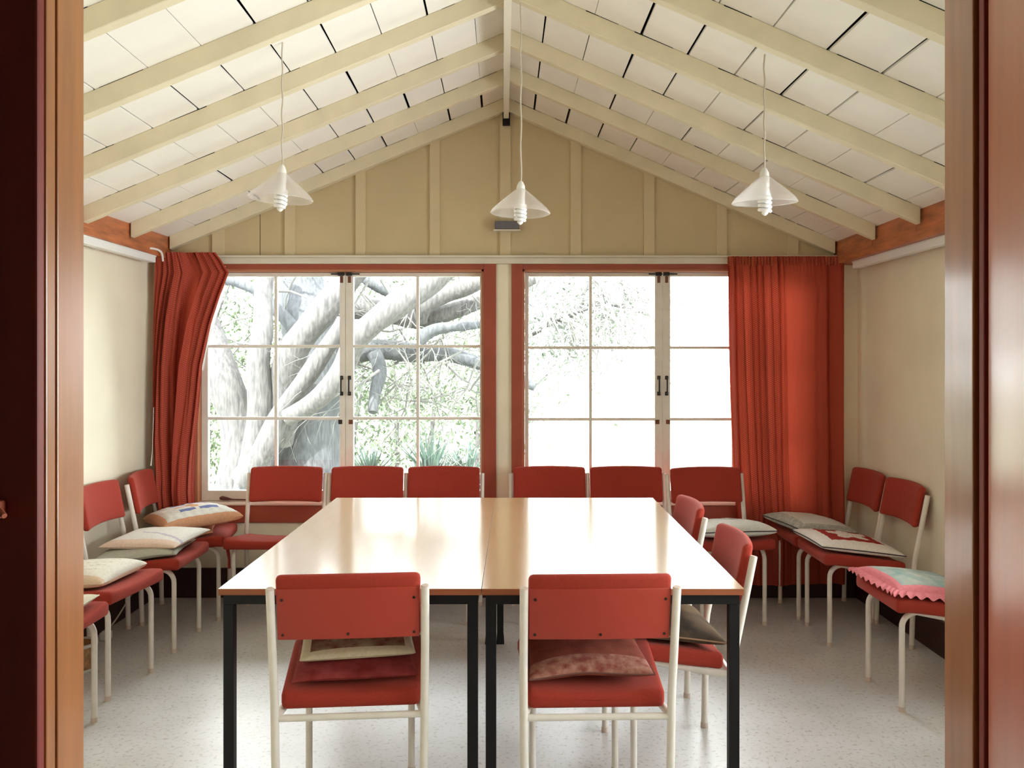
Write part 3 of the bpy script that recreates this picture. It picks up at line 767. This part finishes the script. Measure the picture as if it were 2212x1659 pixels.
rowsL = [cr(546, 338, 468, .018), cr(562, 338, 480, .02), cr(590, 338, 497, .024), cr(640, 336, 478, .03), cr(700, 334, 458, .032), cr(790, 333, 437, .035), cr(880, 334, 428, .038),
         cr(950, 336, 420, .04), cr(1000, 340, 415, .042), cr(1060, 344, 413, .045), cr(1110, 350, 417, .045), cr(1180, 350, 415, .045)]
o = link('curtain', curtain(rowsL, 320, yc - .02, None, 7.5, 5, .5), M['curtain'], None, True); tag(o, 'coral-red curtain bunched and swept back left of the left window', 'curtain', 'coral-red curtains'); left_curtain = o
# pinched header tape
bm = bmesh.new(); pts = []
rows = [(PZ(745, 5.33), PX(440, 5.33), PX(449, 5.33), .004), (PZ(690, 5.33), PX(440, 5.33), PX(466, 5.33), .005), (PZ(630, 5.33), PX(440, 5.33), PX(486, 5.33), .005), (PZ(575, 5.33), PX(440, 5.33), PX(488, 5.33), .005), (PZ(800, 5.33), PX(430, 5.33), PX(440, 5.33), .004)]
link('lining', curtain(rows, 20, 5.325, None, 1.5, 2, .2), M['lining'], o, True)
def ampR(s, dz):
    # gathered tightly on the left, almost flat panel in the middle, softer folds right
    f = 1.0 if s < .44 else (.08 if .50 < s < .74 else .5)
    if .44 <= s <= .50: f = 1 - (s - .44) / .06 * .92
    if .74 <= s <= .80: f = .08 + (s - .74) / .06 * .42
    return .030 * f
rowsR = []
for py, a, b_ in ((554, 1572, 1822), (570, 1572, 1824), (600, 1574, 1824), (700, 1576, 1823), (850, 1580, 1822), (1000, 1586, 1822), (1100, 1592, 1824), (1200, 1594, 1826), (1262, 1594, 1826)):
    rowsR.append((PZ(py, yc), PX(a, yc), PX(b_, yc), ampR))
def curtainR():
    # amplitude callable needs care when rows are interpolated
    rows = sorted(rowsR, key=lambda r: -r[0]); bm = bmesh.new(); uvl = bm.loops.layers.uv.new('UVMap'); n = 420; G = []; zs = []
    for a, b_ in zip(rows, rows[1:]):
        m_ = max(2, int((a[0] - b_[0]) / .02))
        for k in range(m_):
            t = k / m_; zs.append((a[0] + (b_[0] - a[0]) * t, a[1] + (b_[1] - a[1]) * t, a[2] + (b_[2] - a[2]) * t))
    zs.append(rows[-1][:3]); z0 = zs[0][0]; U = []
    for z, xl, xr in zs:
        dz = z0 - z; row = []; us = []; hd = max(0, 1 - dz / .11); grow = min(1, .55 + dz / .9)
        u = 0; prev = None
        for i in range(n + 1):
            s = i / n; am = ampR(s, dz) * grow
            fr_ = 17 if s < .5 else 7
            ph = s * fr_ * 2 * PI + .7 * math.sin(dz * 1.7 + s * 9) + .5 * math.sin(s * 23)
            y = yc + am * math.sin(ph) + am * .35 * math.sin(2.3 * ph + dz) + .010 * math.sin(s * 7 + dz * .8)
            y += (.35 + .65 * hd) * .005 * hd * math.sin(s * 34 * 2 * PI)
            x = xl + (xr - xl) * s + am * .62 * math.cos(ph) * min(1, s * 12) * min(1, (1 - s) * 12)
            row.append(bm.verts.new((x, y, z))); us.append(s * (1.5))
        G.append(row); U.append(us)
    for r_ in range(len(G) - 1):
        for i in range(n):
            f = bm.faces.new((G[r_][i], G[r_ + 1][i], G[r_ + 1][i + 1], G[r_][i + 1]))
            for lp, (ii, rr) in zip(f.loops, ((i, r_), (i, r_ + 1), (i + 1, r_ + 1), (i + 1, r_))): lp[uvl].uv = (U[rr][ii], zs[rr][0])
    return bm
o = link('curtain', curtainR(), M['curtain'], None, True); tag(o, 'long coral-red curtain with gathered heading covering the right window end', 'curtain', 'coral-red curtains')
# curtain header tapes
for crt, a, b_ in ((o, 1572, 1822),):
    bm = bmesh.new()
    P = [(PX(a + (b_ - a) * k / 120, yc), yc - .006 + .010 * math.sin(k * 1.9), PZ(555, yc)) for k in range(121)]
    for q in range(120):
        p, p2 = P[q], P[q + 1]
        h0 = .030 + .004 * math.sin(q * 2.7)
        v = [bm.verts.new(t_) for t_ in ((p[0], p[1], p[2] + .004 * math.sin(q)), (p2[0], p2[1], p2[2] + .004 * math.sin(q + 1)), (p2[0], p2[1] + .004, p2[2] - .05), (p[0], p[1] + .004, p[2] - .05))]
        bm.faces.new(v)
    bmesh.ops.remove_doubles(bm, verts=bm.verts, dist=.0008)
    link('heading', bm, M['curtain'], crt, True)
bm = bmesh.new(); tube(bm, [(PX(332, 5.1), 5.1, PZ(880, 5.1)), (PX(329, 5.1), 5.1, PZ(975, 5.1)), (PX(326, 5.1), 5.1, PZ(1006, 5.1))], [.0012, .0012, .0035], 6)
link('pull_cord', bm, M['railw'], left_curtain, True)

# ------------------------------------------------------------------ pendant lamps
def lamp():
    t = empty('pendant_lamp')
    prof = [(.016, .098), (.022, .094), (.045, .075), (.080, .045), (.108, .020), (.1175, .008), (.121, 0), (.1175, -.003)]
    bm = bmesh.new(); lathe(bm, prof, 48, (0, 0, 0), .010, 8); sh = link('lamp_shade', bm, M['shade'], t, True)
    bm = bmesh.new(); r_ = lathe(bm, [(.004, .130), (.010, .124), (.016, .11), (.018, .095), (.018, .06), (.012, .052)], 20); link('lamp_holder', bm, M['plastic'], t, True)
    bm = bmesh.new(); P = []
    for k in range(60):
        a = k * .42; P.append((.020 * math.cos(a), .020 * math.sin(a), .030 - k * .00105))
    tube(bm, P, .0068, 8)
    lathe(bm, [(.012, .055), (.018, .052), (.019, .034), (.014, .03), (.010, -.03), (.013, -.038), (.006, -.046), (.0005, -.048)], 16)
    link('bulb', bm, M['cfl'], t, True)
    return t
lp0 = lamp()
def put_lamp(o, px, Y, prim, label, ztop, tx, ty):
    x = PX(px, Y); z = PZ(prim, Y); o.location = (x, Y, z); o.rotation_euler = (tx, ty, 0); tag(o, label, 'lamp', 'frosted pendant lamps')
    bm = bmesh.new(); L = ztop - z; n = 24
    top = Vector((0, 0, .126))
    R = o.rotation_euler.to_matrix().inverted()
    P = [top + R @ Vector((.0018 * math.sin(k * 1.1), .0015 * math.cos(k * .9), (L - .126) * k / n)) * 1.0 for k in range(n + 1)]
    tube(bm, P, .0032, 6); link('cord', bm, M['cord'], o, True)
lp1 = copy_tree(lp0); lp2 = copy_tree(lp0)
def zceil(x, Y): return zr(x, Y) + TH
put_lamp(lp0, 606, 3.42, 430, 'frosted cone pendant lamp on thin flex, leftmost of three', zceil(PX(608, 3.42), 3.42), 0, .05)
put_lamp(lp1, 1124, 3.68, 460, 'frosted cone pendant lamp in front of the grey wall box, middle one', zceil(PX(1126, 3.68), 3.68) - .01, -.02, .02)
put_lamp(lp2, 1652, 3.375, 438, 'frosted cone pendant lamp on thin flex, rightmost of three', zceil(PX(1652, 3.375), 3.375), .06, -.03)

# ------------------------------------------------------------------ small things
bm = bmesh.new(); box(bm, PX(1069, 5.33), PX(1122, 5.33), 5.335, D - .0142, PZ(494, 5.33), PZ(477, 5.33), .003)
g = link('wall_box', bm, M['greybox']); tag(g, 'small dark grey box fixed to the middle gable batten', 'box')
bm = bmesh.new(); box(bm, PX(1066, 5.33), PX(1124, 5.33), 5.34, D - .0142, PZ(498, 5.33), PZ(494.5, 5.33), .001); link('bracket', bm, M['pelmet'], g)
# power adaptor & lead
bm = bmesh.new(); Y = 4.58; box(bm, PX(219, Y), PX(239, Y), Y - .03, Y + .03, 0, .040, .008)
o = link('plug_adaptor', bm, M['plastic']); tag(o, 'white plug adaptor on the floor by left wall', 'plug')
bm = bmesh.new(); box(bm, PX(223, Y), PX(235, Y), Y - .02, Y + .02, .0395, .046, .003); link('socket_face', bm, M['plastic'], o)
for dxp in (226, 231):
    bm = bmesh.new(); box(bm, PX(dxp, Y) - .002, PX(dxp, Y) + .002, Y - .008, Y + .008, .0455, .0465); link('slot', bm, M['iron'], o)
bm = bmesh.new(); tube(bm, smoothpath([(-1.99, 5.0, .38), (-2.02, 4.86, .22), (-2.05, 4.7, .09), (-2.08, 4.62, .03), (-2.09, 4.5, .012), (-2.06, 4.32, .01), (-2.02, 4.15, .03), (-2.07, 3.9, .02)], 8), .0045, 6)
tag(link('power_lead', bm, M['cord'], None, True), 'thin beige power lead trailing down to the floor by left wall', 'cable')
bk = empty('waste_basket', (-1.985, 4.12, 0)); tag(bk, 'wicker basket with white rim beside left door jamb', 'basket')
bm = bmesh.new(); lathe(bm, [(.0005, .004), (.062, .004), (.066, .008), (.080, .075), (.083, .12), (.078, .12), (.075, .075), (.061, .012), (.0005, .011)], 28); link('body', bm, M['basket'], bk, True)
bm = bmesh.new(); lathe(bm, [(.062, 0), (.069, .002), (.070, .012), (.066, .014)], 28); link('foot_ring', bm, M['plastic'], bk, True)
bm = bmesh.new(); lathe(bm, [(.083, .115), (.0865, .118), (.0865, .128), (.078, .13), (.077, .12)], 28); link('rim', bm, M['plastic'], bk, True)

# ------------------------------------------------------------------ outside
bm = bmesh.new(); 
for i in range(1):
    vs = [bm.verts.new(p) for p in ((-30, D + .3, -.35), (30, D + .3, -.35), (30, 60, -.35), (-30, 60, -.35))]; bm.faces.new(vs)
gr = struct(link('ground', bm, M['grass'])); gr['label'] = 'sunlit pale lawn beyond the windows'
rt = random.Random(11)
def limb(bm, pts, r0, r1, seg=10, wob=.05):
    P = smoothpath(pts, 6); n = len(P); out = []
    for i, p in enumerate(P):
        q = p + Vector((noise.noise(p * 1.7 + Vector((3, 1, 2))), noise.noise(p * 1.7 + Vector((7, 5, 2))), noise.noise(p * 1.7))) * wob
        out.append(q)
    rad = [(r0 + (r1 - r0) * i / (n - 1)) * (1 + .12 * noise.noise(out[i] * 3)) for i in range(n)]
    tube(bm, out, rad, seg, True); return out, rad
def twiggy(bm, start, dirv, length, r, depth, rr, bend=.5, droop=0.0):
    P = [Vector(start)]; d = Vector(dirv).normalized(); n = max(3, int(length / .16))
    for i in range(n):
        d = (d + Vector((rr.uniform(-1, 1), rr.uniform(-1, 1), rr.uniform(-1, 1) - droop)) * bend * .35).normalized(); P.append(P[-1] + d * length / n)
    tube(bm, P, [r * (1 - .75 * i / n) for i in range(n + 1)], 5 if depth < 2 else 6, False)
    if depth > 0:
        for k in range(rr.randint(3, 5)):
            i = rr.randint(1, n); dd = (P[min(i, n)] - P[max(i - 1, 0)]).normalized() + Vector((rr.uniform(-1, 1), rr.uniform(-1, 1), rr.uniform(-1, 1))) * .9
            twiggy(bm, P[i], dd, length * rr.uniform(.4, .7), r * .5, depth - 1, rr, bend, droop)
    return P
def leaves(bm, c, rad, n, size, rr):
    for _ in range(n):
        p = Vector(c) + Vector((rr.gauss(0, 1) * rad[0], rr.gauss(0, 1) * rad[1], rr.gauss(0, 1) * rad[2])) * .5
        a = Vector((rr.uniform(-1, 1), rr.uniform(-1, 1), rr.uniform(-1, 1))).normalized(); b_ = a.orthogonal().normalized()
        s = size * rr.uniform(.6, 1.3)
        bm.faces.new([bm.verts.new(p + a * s), bm.verts.new(p + b_ * s * .35), bm.verts.new(p - a * s), bm.verts.new(p - b_ * s * .35)])
def q3(px, py, Y): return (PX(px, Y), Y, PZ(py, Y))
tree = empty('gnarled_tree', (PX(600, 9.5), 9.5, -.35)); tag(tree, 'big gnarled pale-barked tree with forking limbs filling the left window', 'tree')
def lpart(name, pts, r0, r1, m_='bark', seg=12, wob=.06):
    bm = bmesh.new(); limb(bm, pts, r0, r1, seg, wob); o = link(name, bm, M[m_], None, True)
    o.parent = tree; o.matrix_parent_inverse = Matrix.Translation(-Vector(tree.location)); return o
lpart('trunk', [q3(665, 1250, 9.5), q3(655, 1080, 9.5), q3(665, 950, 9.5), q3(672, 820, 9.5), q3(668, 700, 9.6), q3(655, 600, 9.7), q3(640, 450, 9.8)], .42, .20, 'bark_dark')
lpart('branch', [q3(520, 1250, 9.0), q3(520, 1060, 9.0), q3(520, 960, 9.0), q3(495, 850, 9.0), q3(462, 750, 9.1), q3(430, 640, 9.2)], .24, .13, 'bark')
lpart('branch', [q3(535, 1080, 8.8), q3(548, 960, 8.8), q3(560, 850, 8.8), q3(566, 740, 8.8), q3(572, 640, 8.9), q3(590, 520, 9.1)], .15, .07, 'bark')
lpart('branch', [q3(600, 960, 9.0), q3(615, 850, 8.9), q3(640, 760, 8.8), q3(690, 680, 8.7), q3(745, 610, 8.7), q3(830, 520, 8.8)], .16, .12, 'bark')
lpart('branch', [q3(520, 1040, 8.6), q3(575, 960, 8.6), q3(610, 885, 8.6), q3(690, 770, 8.5), q3(740, 690, 8.5)], .12, .07, 'bark')
lpart('branch', [q3(620, 900, 8.5), q3(690, 850, 8.4), q3(745, 800, 8.4), q3(780, 730, 8.3), q3(830, 680, 8.3), q3(900, 630, 8.4), q3(980, 560, 8.5)], .085, .13, 'bark')
lpart('branch', [q3(690, 650, 9.6), q3(770, 665, 9.4), q3(850, 680, 9.4), q3(930, 690, 9.3), q3(1050, 640, 9.3), q3(1150, 600, 9.4)], .13, .07, 'bark')
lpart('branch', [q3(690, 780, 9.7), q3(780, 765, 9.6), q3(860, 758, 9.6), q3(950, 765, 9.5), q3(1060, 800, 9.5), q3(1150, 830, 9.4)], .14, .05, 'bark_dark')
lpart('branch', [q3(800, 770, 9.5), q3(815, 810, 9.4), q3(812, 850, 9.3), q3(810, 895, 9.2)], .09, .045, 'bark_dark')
lpart('branch', [q3(905, 690, 9.2), q3(920, 660, 9.1), q3(970, 630, 9.1), q3(1040, 610, 9.0), q3(1120, 580, 9)], .11, .07, 'bark')
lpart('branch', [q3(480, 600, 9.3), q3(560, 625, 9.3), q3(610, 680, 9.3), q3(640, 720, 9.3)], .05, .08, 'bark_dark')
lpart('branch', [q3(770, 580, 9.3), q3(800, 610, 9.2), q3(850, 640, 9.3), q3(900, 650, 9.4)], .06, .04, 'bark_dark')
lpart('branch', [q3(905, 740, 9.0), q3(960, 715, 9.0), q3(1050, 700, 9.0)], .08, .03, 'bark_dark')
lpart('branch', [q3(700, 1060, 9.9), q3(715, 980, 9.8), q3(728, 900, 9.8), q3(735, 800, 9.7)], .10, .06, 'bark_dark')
bm = bmesh.new(); rr = random.Random(21)
starts = [(480, 640), (540, 700), (600, 620), (700, 600), (800, 600), (850, 700), (930, 640), (1000, 620), (980, 700), (780, 790), (840, 780), (900, 800), (950, 790), (1010, 780), (1020, 850), (480, 760), (585, 800), (860, 850), (940, 850), (500, 580), (620, 560), (1000, 560)]
for (a, b_) in starts:
    for k in range(3):
        Y = rr.uniform(8.9, 10.2); twiggy(bm, q3(a + rr.uniform(-30, 30), b_ + rr.uniform(-20, 20), Y), (rr.uniform(-1, 1), rr.uniform(-.3, .3), rr.uniform(-1, .6)), rr.uniform(.5, 1.1), .014, 2, rr, .9)
o = link('twigs', bm, M['twig'], None, True); o.parent = tree; o.matrix_parent_inverse = Matrix.Translation(-Vector(tree.location)); o['kind'] = 'stuff'
bm = bmesh.new()
for (a, b_, n_, sx_, sz_) in ((480, 690, 380, .6, .8), (560, 800, 260, .5, .8), (470, 950, 380, .5, .8), (1000, 860, 380, .8, .4), (800, 850, 260, .5, .4), (590, 950, 220, .4, .7), (900, 600, 160, 1.2, .3), (700, 590, 120, .8, .3), (990, 730, 200, .6, .6)):
    leaves(bm, q3(a, b_, 10.6), (sx_ * 1.3, .5, sz_), n_ * 3, .04, rr)
o = link('foliage', bm, M['leaf'], None); o.parent = tree; o.matrix_parent_inverse = Matrix.Translation(-Vector(tree.location)); o['kind'] = 'stuff'
# second tree: fine bare branches over the top of the right window
t2 = empty('bare_tree', (PX(1120, 11), 11, -.35)); tag(t2, 'fine bare-branched tree drooping across the upper right window', 'tree')
def t2part(name, bm, m_):
    o = link(name, bm, M[m_], None, True); o.parent = t2; o.matrix_parent_inverse = Matrix.Translation(-Vector(t2.location)); return o
bm = bmesh.new(); limb(bm, [q3(1088, 1250, 11), q3(1086, 1000, 11), q3(1090, 750, 11), q3(1120, 560, 11), q3(1180, 380, 11)], .16, .08); t2part('trunk', bm, 'bark')
bm = bmesh.new(); limb(bm, [q3(1110, 600, 11), q3(1160, 570, 10.9), q3(1260, 560, 10.8), q3(1380, 540, 10.7), q3(1500, 540, 10.6)], .05, .02, 8); t2part('branch', bm, 'bark')
bm = bmesh.new(); limb(bm, [q3(1150, 720, 11), q3(1200, 690, 10.9), q3(1290, 660, 10.8), q3(1390, 670, 10.7)], .035, .012, 8); t2part('branch', bm, 'bark')
bm = bmesh.new(); rr = random.Random(5)
for k in range(80):
    a = rr.uniform(1130, 1420); b_ = rr.uniform(540, 690)
    twiggy(bm, q3(a, b_, rr.uniform(10.4, 11.2)), (rr.uniform(-1, 1), rr.uniform(-.2, .2), rr.uniform(-1, .2)), rr.uniform(.4, .9), .017, 2, rr, .8, .3)
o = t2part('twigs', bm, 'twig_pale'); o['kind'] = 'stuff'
bm = bmesh.new()
for (a, b_, n_) in ((1200, 700, 300), (1300, 640, 220), (1180, 780, 160), (1380, 720, 160), (1230, 620, 200)): leaves(bm, q3(a, b_, 11.3), (.9, .5, .7), n_ * 4, .045, rr)
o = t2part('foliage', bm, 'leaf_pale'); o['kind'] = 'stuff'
hd = empty('hedge', (PX(700, 15), 15, -.35)); tag(hd, 'pale leafy hedge far behind the gnarled tree trunks', 'hedge')
bm = bmesh.new()
for k in range(150):
    c_ = (PX(rr.uniform(330, 1060), 15), 15 + rr.uniform(-.4, .6), PZ(rr.uniform(640, 1120), 15)); leaves(bm, c_, (.9, .4, .6), 60, .07, rr)
o = link('foliage', bm, M['leaf']); o.parent = hd; o.matrix_parent_inverse = Matrix.Translation(-Vector(hd.location)); o['kind'] = 'stuff'
bm = bmesh.new()
for k in range(9):
    px_ = 360 + k * 82; tube(bm, [q3(px_, 1300, 15), q3(px_ + rr.uniform(-20, 20), 1000, 15), q3(px_ + rr.uniform(-40, 40), 700, 15)], [.06, .05, .02], 6)
o = link('stems', bm, M['bark']); o.parent = hd; o.matrix_parent_inverse = Matrix.Translation(-Vector(hd.location))
# spiky shrubs low in the left window
def shrub(px, py, Y, n, h, label, m_='leaf2'):
    bm = bmesh.new(); base = Vector((PX(px, Y), Y, -.35)); s = empty('spiky_shrub', base); tag(s, label, 'shrub', 'spiky shrubs outside the left window'); top = PZ(py, Y) + .35
    for k in range(n):
        a = rr.uniform(0, 2 * PI); sp = rr.uniform(.1, .8); L = top * rr.uniform(.6, 1.05)
        p0 = Vector((rr.uniform(-.1, .1), rr.uniform(-.1, .1), 0)); p2 = Vector((math.cos(a) * sp, math.sin(a) * sp * .5, L)); p1 = Vector((p2.x * .35, p2.y * .35, L * .65))
        w = Vector((-math.sin(a), math.cos(a), 0)) * .013
        v = [bm.verts.new(p0 - w), bm.verts.new(p0 + w), bm.verts.new(p1 + w), bm.verts.new(p1 - w)]; bm.faces.new(v)
        t_ = bm.verts.new(p2); bm.faces.new((v[3], v[2], t_))
    o = link('leaf_blades', bm, M[m_], s); o['kind'] = 'stuff'
shrub(800, 955, 10.5, 90, 1, 'pale blue-green shrub low behind the middle of the left window')
shrub(930, 925, 10.2, 110, 1, 'taller spiky shrub at the lower right of the left window')
shrub(1010, 950, 10.8, 90, 1, 'spiky shrub nearest the cream post, low in the left window')

# ------------------------------------------------------------------ light
w = bpy.data.worlds.new('World'); bpy.context.scene.world = w; w.use_nodes = True
bg = w.node_tree.nodes['Background']; bg.inputs[0].default_value = (.97, 1.0, 1.0, 1); bg.inputs[1].default_value = 3.6
def portal(name, loc, rot, sx, sy):
    l = bpy.data.lights.new(name, 'AREA'); l.shape = 'RECTANGLE'; l.size = sx; l.size_y = sy
    o = bpy.data.objects.new(name, l); C.objects.link(o); o.location = loc; o.rotation_euler = rot
    l.cycles.is_portal = True; return o
for i, (a, b_) in enumerate(ox):
    portal('window_daylight', ((a + b_) / 2, D + .16, (oz0 + oz1) / 2), (-PI / 2, 0, 0), b_ - a, oz1 - oz0)
portal('right_window_daylight', (XR + .14, 2.675, 1.335), (0, PI / 2, 0), 1.25, 2.65)
sun = bpy.data.lights.new('sun', 'SUN'); sun.energy = 5; sun.angle = .02; sun.color = (1, .97, .9)
so = bpy.data.objects.new('sun', sun); C.objects.link(so); so.rotation_euler = (math.radians(38), 0, math.radians(-25))

# ------------------------------------------------------------------ camera
cam = bpy.data.cameras.new('camera'); co = bpy.data.objects.new('camera', cam); C.objects.link(co); bpy.context.scene.camera = co
co.location = (0, 0, CH); co.rotation_euler = (PI / 2, 0, 0)
cam.sensor_width = 36; cam.sensor_fit = 'HORIZONTAL'; cam.lens = F / 2212 * 36
cam.shift_x = -(VX - 1106) / 2212; cam.shift_y = -(829.5 - VY) / 2212; cam.clip_start = .02
sc = bpy.context.scene
sc.view_settings.view_transform = 'Standard'; sc.view_settings.look = 'None'; sc.view_settings.gamma = 1; sc.view_settings.exposure = 2.25
sc.view_settings.use_curve_mapping = False
sc.cycles.max_bounces = 12; sc.cycles.diffuse_bounces = 6; sc.cycles.transparent_max_bounces = 16
